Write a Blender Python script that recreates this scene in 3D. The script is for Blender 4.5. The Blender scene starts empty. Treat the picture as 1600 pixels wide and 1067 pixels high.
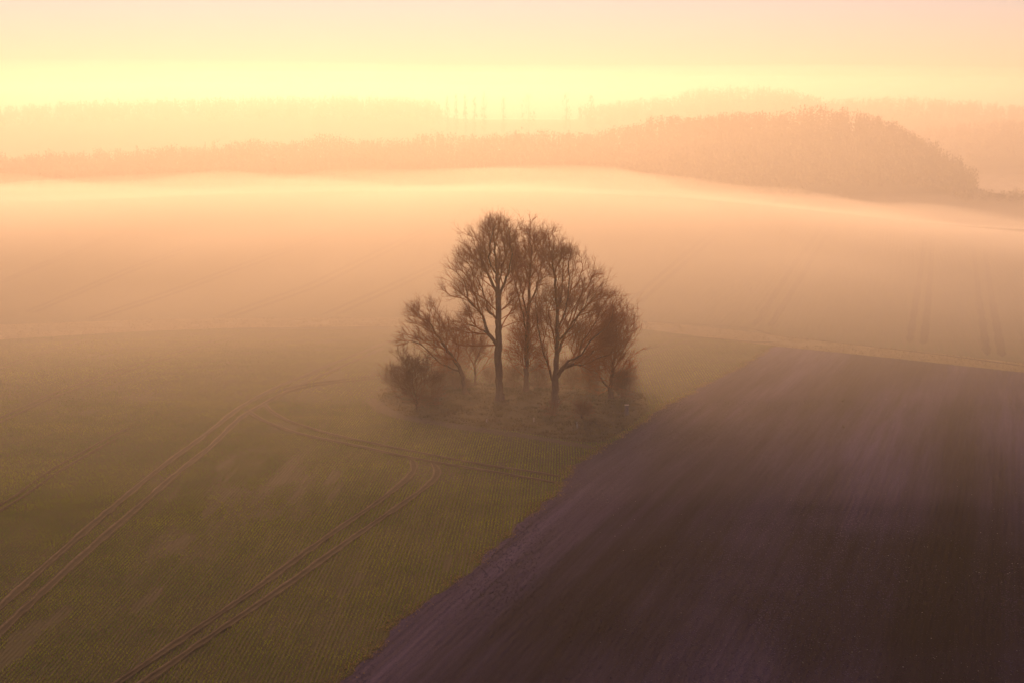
import bpy, math, random
import numpy as np
from mathutils import Vector

rng = np.random.default_rng(7)
random.seed(7)
sc = bpy.context.scene
C = sc.collection

# ------------------------------------------------------------------ camera
CAMZ = 36.2
F = 1600 * 50.0 / 36.0                    # focal length in photograph pixels
PITCH = math.atan((533.5 - 165.0) / F)    # the horizon lies near row 165
cam_d = bpy.data.cameras.new('camera')
cam_d.lens = 50.0
cam_d.sensor_width = 36.0
cam_d.clip_start = 0.5
cam_d.clip_end = 20000.0
cam = bpy.data.objects.new('camera', cam_d)
C.objects.link(cam)
cam.location = (0, 0, CAMZ)
cam.rotation_euler = (math.pi / 2 - PITCH, 0, 0)
sc.camera = cam

# ------------------------------------------------------------------ sky and sun
SUN_AZ = math.radians(-8.0)               # a little left of the view axis
SUN_EL = math.radians(14.0)
world = bpy.data.worlds.new('World')
sc.world = world
world.use_nodes = True
wn = world.node_tree
wn.nodes.clear()
wo = wn.nodes.new('ShaderNodeOutputWorld')
wb = wn.nodes.new('ShaderNodeBackground')
ws = wn.nodes.new('ShaderNodeTexSky')
ws.sky_type = 'NISHITA'
ws.sun_disc = False
ws.sun_elevation = SUN_EL
ws.sun_rotation = SUN_AZ
ws.altitude = 50
ws.air_density = 1.3
ws.dust_density = 0.0
ws.ozone_density = 2.0
wb.inputs['Strength'].default_value = 0.058
wt = wn.nodes.new('ShaderNodeMix')          # dawn tint of the whole sky
wt.data_type = 'RGBA'
wt.blend_type = 'MULTIPLY'
wt.inputs[0].default_value = 1.0
wt.inputs[7].default_value = (1.0, 0.74, 0.96, 1.0)
wn.links.new(ws.outputs[0], wt.inputs[6])
wn.links.new(wt.outputs[2], wb.inputs['Color'])
wn.links.new(wb.outputs[0], wo.inputs['Surface'])

sun_d = bpy.data.lights.new('sun', 'SUN')
sun_d.energy = 3.7
sun_d.angle = math.radians(38.0)           # the disc is spread by the mist
sun_d.color = (1.0, 0.515, 0.205)
sun = bpy.data.objects.new('sun', sun_d)
C.objects.link(sun)
sd = Vector((math.sin(SUN_AZ) * math.cos(SUN_EL), math.cos(SUN_AZ) * math.cos(SUN_EL), math.sin(SUN_EL)))
sun.rotation_euler = sd.to_track_quat('Z', 'Y').to_euler()

HAZE_DENSITY = 0.00042
HAZE_G = 0.55
HAZE_COLOR = (1.0, 0.97, 0.95)

vs = sc.view_settings
vs.view_transform = 'Standard'
vs.look = 'None'
vs.exposure = 0.74
vs.gamma = 1.0
vs.use_curve_mapping = False
cy = sc.cycles
cy.max_bounces = 6
cy.diffuse_bounces = 2
cy.glossy_bounces = 1
cy.transmission_bounces = 3
cy.volume_bounces = 0
cy.transparent_max_bounces = 4
cy.use_denoising = True
cy.denoiser = 'OPENIMAGEDENOISE'
cy.use_adaptive_sampling = False

# ------------------------------------------------------------------ helpers
def tag(o, label=None, cat=None, group=None, kind=None):
    if label: o['label'] = label
    if cat: o['category'] = cat
    if group: o['group'] = group
    if kind: o['kind'] = kind
    return o

def mesh_obj(name, verts, faces, mat, parent=None, smooth=False, col=None):
    """verts (n,3); faces (m,3) or (m,4) integer array; col optional per-vertex rgb"""
    verts = np.asarray(verts, dtype=np.float32)
    faces = np.asarray(faces, dtype=np.int32)
    me = bpy.data.meshes.new(name)
    n, m, k = len(verts), len(faces), faces.shape[1]
    me.vertices.add(n)
    me.vertices.foreach_set('co', verts.ravel())
    me.loops.add(m * k)
    me.loops.foreach_set('vertex_index', faces.ravel())
    me.polygons.add(m)
    me.polygons.foreach_set('loop_start', np.arange(0, m * k, k, dtype=np.int32))
    me.polygons.foreach_set('loop_total', np.full(m, k, dtype=np.int32))
    if smooth:
        me.polygons.foreach_set('use_smooth', np.ones(m, dtype=bool))
    if col is not None:
        a = me.attributes.new('tint', 'FLOAT_COLOR', 'POINT')
        rgba = np.ones((n, 4), dtype=np.float32)
        rgba[:, :3] = col
        a.data.foreach_set('color', rgba.ravel())
    me.update(calc_edges=True)
    me.materials.append(mat)
    o = bpy.data.objects.new(name, me)
    C.objects.link(o)
    if parent is not None:
        o.parent = parent
    return o

def empty(name, loc):
    o = bpy.data.objects.new(name, None)
    o.empty_display_size = 0.3
    o.location = loc
    C.objects.link(o)
    return o

def sstep(a, b, t):
    t = np.clip((t - a) / (b - a), 0, 1)
    return t * t * (3 - 2 * t)

def vnoise(x, y, s, seed=0):
    """smooth value noise on a lattice of size s, 0..1"""
    x = np.asarray(x, float) / s; y = np.asarray(y, float) / s
    xi = np.floor(x).astype(np.int64); yi = np.floor(y).astype(np.int64)
    fx = x - xi; fy = y - yi
    fx = fx * fx * (3 - 2 * fx); fy = fy * fy * (3 - 2 * fy)
    def h(i, j):
        v = (i * 374761393 + j * 668265263 + seed * 974634577) & 0xffffffff
        v = ((v ^ (v >> 13)) * 1274126177) & 0xffffffff
        return ((v ^ (v >> 16)) & 0xffff) / 65535.0
    return ((h(xi, yi) * (1 - fx) + h(xi + 1, yi) * fx) * (1 - fy)
            + (h(xi, yi + 1) * (1 - fx) + h(xi + 1, yi + 1) * fx) * fy)

# ------------------------------------------------------------------ terrain
def skyline(tab, dist, dh):
    """(row, column) skyline of a wood at a given distance -> ground height by X below trees dh tall"""
    t = np.array(tab, float)
    X = (t[:, 0] - 800) / F * dist
    z = CAMZ - (t[:, 1] - 165) / F * dist - dh
    return X, z
def table(X, z, lo, width):
    gx = np.linspace(-2200, 2200, 4401)
    gz = np.interp(gx, X, np.maximum(z, lo))
    k = np.exp(-0.5 * (np.arange(-3 * width, 3 * width + 1) / width) ** 2); k /= k.sum()
    gz = np.convolve(np.pad(gz, 3 * width, mode='edge'), k, mode='valid')
    return gx, gz
SKY1 = [(-300, 250), (-100, 242), (0, 239), (200, 229), (400, 218), (620, 211), (800, 203), (985, 193), (1015, 180), (1070, 175),
        (1180, 169), (1300, 171), (1370, 178), (1420, 196), (1460, 236), (1495, 280), (1540, 330), (1800, 340)]
SKY2 = [(-300, 175), (0, 168), (150, 157), (480, 150), (640, 152), (720, 166), (900, 166), (980, 156), (1045, 149), (1075, 139),
        (1170, 133), (1245, 143), (1275, 158), (1340, 153), (1400, 149), (1480, 156), (1540, 160), (1600, 169), (1900, 175)]
W1, W2 = 1300.0, 2100.0
T1 = table(*skyline(SKY1, W1, 18), -42, 11)
T2 = table(*skyline(SKY2, W2, 20), -40, 15)
TR = table(np.array([-600, -205, -110, -25, 50, 115, 180, 300, 600.]), np.array([-9, -3.8, 0.4, 2.4, 1.2, -3.6, -12.5, -17, -20.]), -22, 30)

def crest(x): return 560 - 0.12 * np.clip(x, -250, 250)

def Z(x, y):
    x = np.asarray(x, float); y = np.asarray(y, float)
    yc = np.clip(y, 20, 300)
    zn = -0.00022 * ((yc - 80) ** 2 - 95.0 ** 2)
    zr = np.interp(x, *TR)
    yr = crest(x)
    h1 = np.interp(x, *T1)
    h2 = np.interp(x, *T2)
    zv, zf = -44.0, -36.0
    z = np.where(y < 250, zn, 0)
    def seg(z, y0, y1, z0, z1):
        s = sstep(y0, y1, y)
        return np.where((y >= y0) & (y < y1), z0 + (z1 - z0) * s, z)
    z250 = -0.00022 * (170.0 ** 2 - 95.0 ** 2)
    # beyond the copse the ground dips a little, then the far field climbs to its own crest
    L = yr - 250
    t = np.clip((y - 250) / L, 0, 1)
    herm = (2 * t ** 3 - 3 * t ** 2 + 1) * z250 + (t ** 3 - 2 * t ** 2 + t) * (-0.04) * L + (-2 * t ** 3 + 3 * t ** 2) * zr
    z = np.where((y >= 250) & (y < yr), herm, z)
    z = seg(z, yr, 960, zr, zv)
    z = seg(z, 960, 1120, zv, zf)
    z = seg(z, 1120, W1, zf, h1)
    z = seg(z, W1, 1620, h1, -36.0)
    z = seg(z, 1620, W2, -36.0, h2)
    z = seg(z, W2, 2900, h2, 4.0)
    z = np.where(y >= 2900, 4.0, z)
    z = z + 38 * np.exp(-((x - 650) / 200) ** 2 - ((y - 1700) / 120) ** 2)
    z = z + 0.18 * np.sin(x * 0.043 + y * 0.021) + 0.15 * np.sin(y * 0.06 - x * 0.025 + 1)
    # the copse stands on a slight mound
    z = z + 0.55 * np.exp(-((x - 0.5) / 15) ** 2 - ((y - 176) / 9) ** 2)
    return z

cp, sp = math.cos(PITCH), math.sin(PITCH)
def ray(px, py):
    a = (px - 800) / F; b = (533.5 - py) / F
    return np.array([a, cp + b * sp, -sp + b * cp])
def ground(px, py):
    """where the line of sight through a photograph pixel meets the terrain"""
    d = ray(px, py)
    t = np.linspace(60, 2600, 6351)
    P = np.outer(t, d) + np.array([0, 0, CAMZ])
    g = P[:, 2] - Z(P[:, 0], P[:, 1])
    i = int(np.argmax(g < 0))
    if i == 0: i = len(t) - 1
    lo, hi = t[i - 1], t[i]
    for _ in range(24):
        m = 0.5 * (lo + hi)
        p = d * m
        if p[2] + CAMZ > float(Z(p[0], p[1])): lo = m
        else: hi = m
    p = d * lo
    return np.array([p[0], p[1]])
def ground_line(pts):
    p = np.array(pts, float)
    d = np.r_[0, np.cumsum(np.linalg.norm(np.diff(p, axis=0), axis=1))]
    s = np.unique(np.r_[d, np.arange(0, d[-1], 22.0)])
    return np.array([ground(np.interp(v, d, p[:, 0]), np.interp(v, d, p[:, 1])) for v in s])
def resample(P, step, smooth=2):
    P = np.asarray(P, float)
    d = np.r_[0, np.cumsum(np.linalg.norm(np.diff(P, axis=0), axis=1))]
    n = max(2, int(d[-1] / step) + 1)
    s = np.linspace(0, d[-1], n)
    Q = np.stack([np.interp(s, d, P[:, k]) for k in range(P.shape[1])], 1)
    w = max(1, int(2.5 / step))
    for _ in range(smooth):
        k = np.ones(2 * w + 1) / (2 * w + 1)
        if n > 4 * w:
            R = np.stack([np.convolve(np.pad(Q[:, c], w, mode='reflect', reflect_type='odd'), k, mode='valid') for c in range(Q.shape[1])], 1)
            Q = R
    return Q

# ------------------------------------------------------------------ materials
def new_mat(name):
    m = bpy.data.materials.new(name)
    m.use_nodes = True
    nt = m.node_tree
    nt.nodes.clear()
    out = nt.nodes.new('ShaderNodeOutputMaterial')
    return m, nt, out
def node(nt, typ, **kw):
    n = nt.nodes.new(typ)
    for k, v in kw.items(): setattr(n, k, v)
    return n
def mapped(nt, rotz=0.0, scale=(1, 1, 1)):
    tc = node(nt, 'ShaderNodeTexCoord')
    mp = node(nt, 'ShaderNodeMapping')
    mp.vector_type = 'TEXTURE'
    mp.inputs['Rotation'].default_value = (0, 0, -rotz)
    mp.inputs['Scale'].default_value = tuple(1.0 / q for q in scale)
    nt.links.new(tc.outputs['Object'], mp.inputs['Vector'])
    return mp.outputs['Vector']
def noise(nt, vec, scale, detail=4, rough=0.55):
    n = node(nt, 'ShaderNodeTexNoise')
    n.inputs['Scale'].default_value = scale
    n.inputs['Detail'].default_value = detail
    n.inputs['Roughness'].default_value = rough
    nt.links.new(vec, n.inputs['Vector'])
    return n.outputs['Fac']
def ramp(nt, fac, stops):
    r = node(nt, 'ShaderNodeValToRGB')
    e = r.color_ramp.elements
    while len(e) < len(stops): e.new(0.5)
    for i, (p, c) in enumerate(stops):
        e[i].position = p; e[i].color = (*c, 1)
    nt.links.new(fac, r.inputs['Fac'])
    return r.outputs['Color']
def mixc(nt, fac, a, b, mode='MIX'):
    m = node(nt, 'ShaderNodeMix', data_type='RGBA', blend_type=mode)
    if isinstance(fac, (int, float)): m.inputs[0].default_value = fac
    else: nt.links.new(fac, m.inputs[0])
    for i, v in ((6, a), (7, b)):
        if isinstance(v, tuple): m.inputs[i].default_value = (*v, 1)
        else: nt.links.new(v, m.inputs[i])
    return m.outputs[2]
def math_n(nt, op, a, b=None):
    m = node(nt, 'ShaderNodeMath', operation=op)
    for i, v in ((0, a), (1, b)):
        if v is None: continue
        if isinstance(v, (int, float)): m.inputs[i].default_value = v
        else: nt.links.new(v, m.inputs[i])
    return m.outputs[0]
def finish(nt, out, color, rough=0.9, height=None, strength=0.5, dist=0.1, spec=0.2):
    b = node(nt, 'ShaderNodeBsdfPrincipled')
    if isinstance(color, tuple): b.inputs['Base Color'].default_value = (*color, 1)
    else: nt.links.new(color, b.inputs['Base Color'])
    b.inputs['Roughness'].default_value = rough
    b.inputs['Specular IOR Level'].default_value = spec
    if height is not None:
        bp = node(nt, 'ShaderNodeBump')
        bp.inputs['Strength'].default_value = strength
        bp.inputs['Distance'].default_value = dist
        nt.links.new(height, bp.inputs['Height'])
        nt.links.new(bp.outputs[0], b.inputs['Normal'])
    nt.links.new(b.outputs[0], out.inputs['Surface'])

# direction of the drill rows (the long tramline through the wheat)
g0, g1 = ground(136, 837), ground(375, 642)
ROWD = (g1 - g0) / np.linalg.norm(g1 - g0)
ROWA = math.atan2(ROWD[1], ROWD[0])
e0, e1 = ground(640, 965), ground(935, 703)
SOILD = (e1 - e0) / np.linalg.norm(e1 - e0)
SOILA = math.radians(70.7)            # the furrows run away to the right of the view axis
f0, f1 = ground(1180, 508), ground(1288, 346)
FARD = (f1 - f0) / np.linalg.norm(f1 - f0)
FARA = math.atan2(FARD[1], FARD[0])

def field_mat(name, ang, dark, light, soil, rowstep, bump):
    m, nt, out = new_mat(name)
    v = mapped(nt, -ang)
    vs_ = mapped(nt, -ang, (0.08, 1.0, 1.0))
    big = noise(nt, v, 0.05, 4)
    streak = noise(nt, vs_, 0.9, 5, 0.65)
    fine = noise(nt, v, 7.0, 3, 0.7)
    w = node(nt, 'ShaderNodeTexWave', wave_type='BANDS', bands_direction='Y')
    w.inputs['Scale'].default_value = 0.314 / rowstep
    w.inputs['Distortion'].default_value = 1.2
    w.inputs['Detail'].default_value = 2
    w.inputs['Detail Scale'].default_value = 0.6
    nt.links.new(v, w.inputs['Vector'])
    c = ramp(nt, big, [(0.3, dark), (0.7, light)])
    c2 = mixc(nt, math_n(nt, 'MULTIPLY', ramp(nt, streak, [(0.5, (0, 0, 0)), (0.75, (1, 1, 1))]), 0.6), c, soil)
    c3 = mixc(nt, math_n(nt, 'MULTIPLY', w.outputs['Fac'], 0.35), c2, soil)
    c4 = mixc(nt, 0.5, c3, ramp(nt, fine, [(0.25, (0.35, 0.35, 0.35)), (0.8, (1.5, 1.5, 1.5))]), 'MULTIPLY')
    h = math_n(nt, 'ADD', math_n(nt, 'MULTIPLY', w.outputs['Fac'], 0.5), fine)
    finish(nt, out, c4, 0.9, h, 0.8, bump, 0.1)
    return m
M = {}
M['wheat_ground'] = field_mat('wheat_ground', ROWA, (0.024, 0.028, 0.008), (0.045, 0.048, 0.014), (0.085, 0.064, 0.050), 0.30, 0.10)
M['far_field'] = field_mat('far_field', FARA, (0.075, 0.080, 0.026), (0.105, 0.105, 0.036), (0.13, 0.09, 0.06), 1.1, 0.12)

def soil_mat():
    m, nt, out = new_mat('ploughed_soil')
    v = mapped(nt, -SOILA)
    v2 = mapped(nt, -SOILA, (0.035, 1, 1))
    v3 = mapped(nt, -SOILA, (0.02, 0.35, 1))
    big = noise(nt, v, 0.022, 4, 0.6)
    streak = noise(nt, v2, 0.55, 6, 0.7)
    wide = noise(nt, v3, 0.22, 3, 0.5)
    fine = noise(nt, v, 9.0, 4, 0.75)
    dr = node(nt, 'ShaderNodeAttribute', attribute_name='dry')  # dryness of the headland plus the painted vignette darkening
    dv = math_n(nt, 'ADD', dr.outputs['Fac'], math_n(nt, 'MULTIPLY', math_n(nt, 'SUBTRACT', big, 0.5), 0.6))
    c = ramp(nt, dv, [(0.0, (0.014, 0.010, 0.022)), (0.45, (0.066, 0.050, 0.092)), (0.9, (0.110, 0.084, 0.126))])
    c = mixc(nt, 0.85, c, ramp(nt, wide, [(0.38, (0.45, 0.43, 0.45)), (0.66, (1.55, 1.5, 1.6))]), 'MULTIPLY')
    c = mixc(nt, 0.7, c, ramp(nt, streak, [(0.36, (0.5, 0.5, 0.5)), (0.64, (1.4, 1.4, 1.4))]), 'MULTIPLY')
    c = mixc(nt, 0.6, c, ramp(nt, fine, [(0.25, (0.35, 0.35, 0.35)), (0.8, (1.6, 1.6, 1.6))]), 'MULTIPLY')
    fur = node(nt, 'ShaderNodeTexWave', wave_type='BANDS', bands_direction='Y')
    fur.inputs['Scale'].default_value = 0.55
    fur.inputs['Distortion'].default_value = 2.0
    fur.inputs['Detail'].default_value = 3
    nt.links.new(v, fur.inputs['Vector'])
    h = math_n(nt, 'ADD', math_n(nt, 'ADD', math_n(nt, 'MULTIPLY', streak, 1.2), fine), math_n(nt, 'MULTIPLY', fur.outputs['Fac'], 0.5))
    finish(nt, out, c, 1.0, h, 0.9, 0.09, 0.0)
    return m
M['soil'] = soil_mat()

def speckle_mat(name, a, b, scale=5.0, bump=0.08, rough=0.95, stretch=(1, 1, 1), ang=0.0, tint=False):
    m, nt, out = new_mat(name)
    v = mapped(nt, -ang, stretch)
    f = noise(nt, v, scale, 5, 0.7)
    g = noise(nt, v, scale * 0.08, 3, 0.5)
    c = ramp(nt, f, [(0.3, a), (0.7, b)])
    c = mixc(nt, 0.5, c, ramp(nt, g, [(0.3, (0.7, 0.7, 0.7)), (0.7, (1.25, 1.25, 1.2))]), 'MULTIPLY')
    if tint:
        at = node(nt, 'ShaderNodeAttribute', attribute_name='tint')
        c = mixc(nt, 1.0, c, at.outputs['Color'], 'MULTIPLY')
    finish(nt, out, c, rough, f, 0.8, bump, 0.1)
    return m
M['land'] = speckle_mat('meadow_land', (0.07, 0.075, 0.03), (0.13, 0.12, 0.055), 0.3, 0.4)
M['verge'] = speckle_mat('dry_verge_grass', (0.17, 0.14, 0.06), (0.30, 0.235, 0.12), 1.5, 0.08)
M['rut'] = speckle_mat('wheel_rut_earth', (0.058, 0.045, 0.030), (0.130, 0.102, 0.070), 2.5, 0.06, tint=True)
M['rut_far'] = speckle_mat('wheel_rut_earth_far', (0.022, 0.015, 0.010), (0.045, 0.030, 0.020), 1.0, 0.06)
M['path'] = speckle_mat('trodden_path', (0.045, 0.032, 0.026), (0.085, 0.060, 0.048), 2.0, 0.06)
M['copse_floor'] = speckle_mat('leaf_litter_and_moss', (0.055, 0.042, 0.022), (0.10, 0.075, 0.036), 2.2, 0.12)

def bark_mat(name, a, b):
    m, nt, out = new_mat(name)
    v = mapped(nt, 0, (1, 1, 0.25))
    f = noise(nt, v, 6.0, 5, 0.65)
    finish(nt, out, ramp(nt, f, [(0.3, a), (0.7, b)]), 0.9, f, 0.6, 0.03, 0.15)
    return m
M['bark'] = bark_mat('beech_bark', (0.13, 0.060, 0.040), (0.22, 0.115, 0.080))
M['twig'] = bark_mat('beech_twigs', (0.34, 0.098, 0.034), (0.44, 0.140, 0.054))
M['thorn_bark'] = bark_mat('thorn_bark', (0.09, 0.05, 0.036), (0.15, 0.088, 0.06))
M['thorn_twig'] = bark_mat('thorn_twigs', (0.20, 0.088, 0.054), (0.29, 0.130, 0.080))

def leaf_mat(name, trans):
    m, nt, out = new_mat(name)
    at = node(nt, 'ShaderNodeAttribute', attribute_name='tint')
    d = node(nt, 'ShaderNodeBsdfDiffuse'); t = node(nt, 'ShaderNodeBsdfTranslucent')
    mx = node(nt, 'ShaderNodeMixShader'); mx.inputs[0].default_value = trans
    nt.links.new(at.outputs['Color'], d.inputs['Color']); nt.links.new(at.outputs['Color'], t.inputs['Color'])
    nt.links.new(d.outputs[0], mx.inputs[1]); nt.links.new(t.outputs[0], mx.inputs[2])
    nt.links.new(mx.outputs[0], out.inputs['Surface'])
    return m
M['leaf'] = leaf_mat('crop_leaves', 0.5)
M['far_leaf'] = leaf_mat('woodland_twigs', 0.0)

def plain_mat(name, col, rough=0.7):
    m, nt, out = new_mat(name)
    v = mapped(nt)
    f = noise(nt, v, 14.0, 4, 0.6)
    lo = tuple(c * 0.75 for c in col); hi = tuple(c * 1.2 for c in col)
    finish(nt, out, ramp(nt, f, [(0.3, lo), (0.7, hi)]), rough, f, 0.3, 0.01, 0.25)
    return m
M['guard'] = plain_mat('plastic_tree_guard', (0.40, 0.37, 0.32), 0.6)
M['post'] = plain_mat('weathered_post_wood', (0.17, 0.13, 0.12), 0.9)
M['cap'] = plain_mat('pale_sawn_wood', (0.55, 0.46, 0.36), 0.8)
M['bird'] = plain_mat('dark_plumage', (0.018, 0.014, 0.014), 0.7)
M['stone'] = plain_mat('pale_flint', (0.22, 0.21, 0.22), 0.6)

# ------------------------------------------------------------------ ground sheets
def grid_sheet(name, X, Y, mat, dz=0.0, keep=None, label=None):
    """X, Y: 2-D arrays of plan positions"""
    n, m = X.shape
    V = np.stack([X, Y, Z(X, Y) + dz], -1).reshape(-1, 3)
    idx = np.arange(n * m).reshape(n, m)
    q = np.stack([idx[:-1, :-1], idx[:-1, 1:], idx[1:, 1:], idx[1:, :-1]], -1).reshape(-1, 4)
    if keep is not None:
        k = keep.reshape(-1)
        q = q[k[q].all(1)]
        used = np.unique(q)
        remap = np.zeros(len(V), int); remap[used] = np.arange(len(used))
        V = V[used]; q = remap[q]
    o = mesh_obj(name, V, q, mat, smooth=True)
    o['kind'] = 'structure'
    if label: o['label'] = label
    return o

def graded(stops):
    out = []
    for a, b, s in stops:
        out.append(np.arange(a, b, s))
    return np.r_[tuple(out) + (np.array([stops[-1][1]], float),)]
gx = graded([(-6000, -1800, 300), (-1800, -900, 20), (-900, 900, 8), (900, 1800, 20), (1800, 6000, 300)])
gy = graded([(-2000, 0, 100), (0, 700, 7), (700, 3000, 9), (3000, 4000, 25), (4000, 7000, 250)])
GX, GY = np.meshgrid(gx, gy)
VERGE_LO = [(-260, 556), (-60, 536), (0, 531), (200, 519), (350, 513), (600, 510), (800, 509), (1000, 514), (1100, 527), (1212, 541), (1400, 560), (1600, 582), (1800, 604)]
VERGE_HI = [(-260, 528), (-60, 512), (0, 508), (200, 501), (350, 498), (600, 497), (800, 497), (1000, 502), (1100, 511), (1212, 524), (1400, 545), (1600, 568), (1800, 590)]
VLO = ground_line(VERGE_LO); VHI = ground_line(VERGE_HI)
def yb(x): return np.interp(x, VLO[:, 0], VLO[:, 1])
def yt(x): return np.interp(x, VHI[:, 0], VHI[:, 1])
low = (GY > 55) & (GY < 600) & (np.abs(GX) < 320)
gl = grid_sheet('ground', GX, GY, M['land'], 0.0, None, 'rolling meadow land and valley floor')
co = np.zeros(len(gl.data.vertices) * 3, np.float32)
gl.data.vertices.foreach_get('co', co)
co = co.reshape(-1, 3)
co[:, 2] -= np.where(low.reshape(-1), 0.8, 0.0)
gl.data.vertices.foreach_set('co', co.ravel())

EDGE = [(470, 1110), (522, 1067), (600, 1000), (680, 931), (742, 879), (800, 829), (850, 786), (882, 753), (906, 726), (936, 703), (985, 671),
        (1030, 641), (1080, 611), (1150, 576), (1190, 553), (1212, 541)]
EG = ground_line(EDGE)
s0 = (EG[1] - EG[0]) / np.linalg.norm(EG[1] - EG[0])
EG = np.vstack([EG[0] - s0 * 60, EG, EG[-1] + (EG[-1] - EG[-2]) * 2])
EGR = resample(EG, 0.5)
def xe(y): return np.interp(y, EGR[:, 1], EGR[:, 0]) + 0.9 * (vnoise(y, y * 0, 7.0, 4) - 0.5) + 0.6 * (vnoise(y, y * 0, 2.2, 5) - 0.5) + 0.4 * (vnoise(y, y * 0, 0.7, 6) - 0.5)

ys = graded([(58, 130, 0.5), (130, 275, 0.8)])
ys = ys[ys < 274]
a = np.linspace(0, 1, 260)
XE = xe(ys)
X = -150 + (XE[:, None] + 150) * a[None, :]
Y = np.repeat(ys[:, None], len(a), 1)
wheat_field = grid_sheet('wheat_field', X, Y, M['wheat_ground'], 0.0, Y < yb(X) + 1.2, 'green winter wheat field left of the bare soil')
X = XE[:, None] + (170 - XE[:, None]) * a[None, :]
kp = Y < yb(X) + 1.2
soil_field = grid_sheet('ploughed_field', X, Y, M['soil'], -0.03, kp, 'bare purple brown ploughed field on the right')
# soil tone: pale crumbly headland along the wheat, vignette darkening painted in at the near right
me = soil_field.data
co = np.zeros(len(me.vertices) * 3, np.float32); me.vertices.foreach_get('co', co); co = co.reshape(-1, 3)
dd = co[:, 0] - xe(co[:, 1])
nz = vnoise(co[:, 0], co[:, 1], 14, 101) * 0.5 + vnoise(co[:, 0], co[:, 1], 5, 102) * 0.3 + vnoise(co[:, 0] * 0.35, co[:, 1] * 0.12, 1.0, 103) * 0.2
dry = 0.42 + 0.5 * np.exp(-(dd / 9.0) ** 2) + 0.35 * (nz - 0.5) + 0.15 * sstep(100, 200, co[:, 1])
dry -= 0.45 * np.exp(-((co[:, 0] - 30) / 32) ** 2 - ((co[:, 1] - 92) / 30) ** 2)  # lens vignette put into the soil colour as a dark patch, not damp
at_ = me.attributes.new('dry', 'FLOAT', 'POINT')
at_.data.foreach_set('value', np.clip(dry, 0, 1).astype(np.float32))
xs = np.linspace(-340, 340, 341)
b = np.r_[np.linspace(0, 1, 170), np.linspace(1.02, 1.25, 20)]
X = np.repeat(xs[None, :], len(b), 0)
Y = (yt(xs) - 1.2)[None, :] + b[:, None] * (crest(xs) + 30 - yt(xs))[None, :]
far_field = grid_sheet('far_field', X, Y, M['far_field'], 0.0, Y < 760, 'far misty field rising to its crest behind the copse')
bb = np.linspace(0, 1, 24)
xs = np.linspace(-170, 170, 341)
X = np.repeat(xs[None, :], len(bb), 0)
Y = yb(xs)[None, :] + bb[:, None] * (yt(xs) - yb(xs))[None, :]
verge = grid_sheet('grass_verge', X, Y, M['verge'], 0.05, None, 'pale dry grass strip between the two fields')

# floor of the copse and the trodden path round it
COP = ground_line([(592, 612), (604, 634), (640, 652), (700, 661), (770, 668), (830, 676), (890, 688), (935, 692), (975, 668), (1010, 640), (1004, 618), (960, 604), (880, 600), (780, 598), (690, 600), (630, 600)])
CC = COP.mean(0)
rr = np.linspace(0, 1, 26)
COPr = resample(np.vstack([COP, COP[:1]]), 0.5, 1)
X = CC[0] + (COPr[:, 0] - CC[0])[:, None] * rr[None, :]
Y = CC[1] + (COPr[:, 1] - CC[1])[:, None] * rr[None, :]
copse_floor = grid_sheet('copse_floor', X, Y, M['copse_floor'], 0.03, None, 'rough mossy ground under the group of trees')

def in_copse(x, y, grow=1.0):
    ang = np.arctan2(COPr[:, 1] - CC[1], COPr[:, 0] - CC[0]); rad = np.hypot(COPr[:, 1] - CC[1], COPr[:, 0] - CC[0])
    o = np.argsort(ang)
    r = np.interp(np.arctan2(y - CC[1], x - CC[0]), ang[o], rad[o], period=2 * math.pi)
    return np.hypot(x - CC[0], y - CC[1]) < r * grow

# ------------------------------------------------------------------ wheel tracks
RUTS = []
def track(name, label, lines, width, mat, dz=0.0, wheat=True, step=0.4):
    VV, FF, off = [], [], 0
    prof = np.array([(-0.66, 0.0), (-0.46, 0.085), (-0.24, 0.012), (0.24, 0.012), (0.46, 0.08), (0.66, 0.0)])
    for L in lines:
        Q = resample(ground_line(L), step)
        if wheat: RUTS.append((Q, width))
        T = np.gradient(Q, axis=0); T /= np.linalg.norm(T, axis=1)[:, None]
        N = np.stack([-T[:, 1], T[:, 0]], 1)
        s = np.arange(len(Q)) * step
        w = width * (0.55 + 0.6 * vnoise(s, s * 0 + len(VV) * 7.3, 1.7, 11) + 0.45 * vnoise(s, s * 0 + len(VV) * 3.7, 9.0, 12))
        w *= np.clip(np.minimum(np.arange(len(Q)), np.arange(len(Q))[::-1]) / 5.0, 0.05, 1)
        rows = []
        for k, (u, h) in enumerate(prof):
            wig = 0.16 * width * (vnoise(s, s * 0 + k * 3.1, 0.8, 20 + k) - 0.5)
            P = Q + N * (u * w + wig)[:, None]
            hh = h * (0.5 + vnoise(s, s * 0 + k, 0.9, 40 + k)) + 0.008 + dz
            rows.append(np.stack([P[:, 0], P[:, 1], Z(P[:, 0], P[:, 1]) + hh], 1))
        V = np.stack(rows, 1); n, m = V.shape[:2]
        idx = np.arange(n * m).reshape(n, m) + off
        FF.append(np.stack([idx[:-1, :-1], idx[:-1, 1:], idx[1:, 1:], idx[1:, :-1]], -1).reshape(-1, 4))
        VV.append(V.reshape(-1, 3)); off += n * m
    VA = np.vstack(VV)
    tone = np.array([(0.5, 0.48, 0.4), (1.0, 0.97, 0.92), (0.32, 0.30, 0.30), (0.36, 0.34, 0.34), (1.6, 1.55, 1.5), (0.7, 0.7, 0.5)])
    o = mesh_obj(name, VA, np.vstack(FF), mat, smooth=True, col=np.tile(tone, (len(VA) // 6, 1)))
    tag(o, label, None, None, 'structure')
    return o
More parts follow.
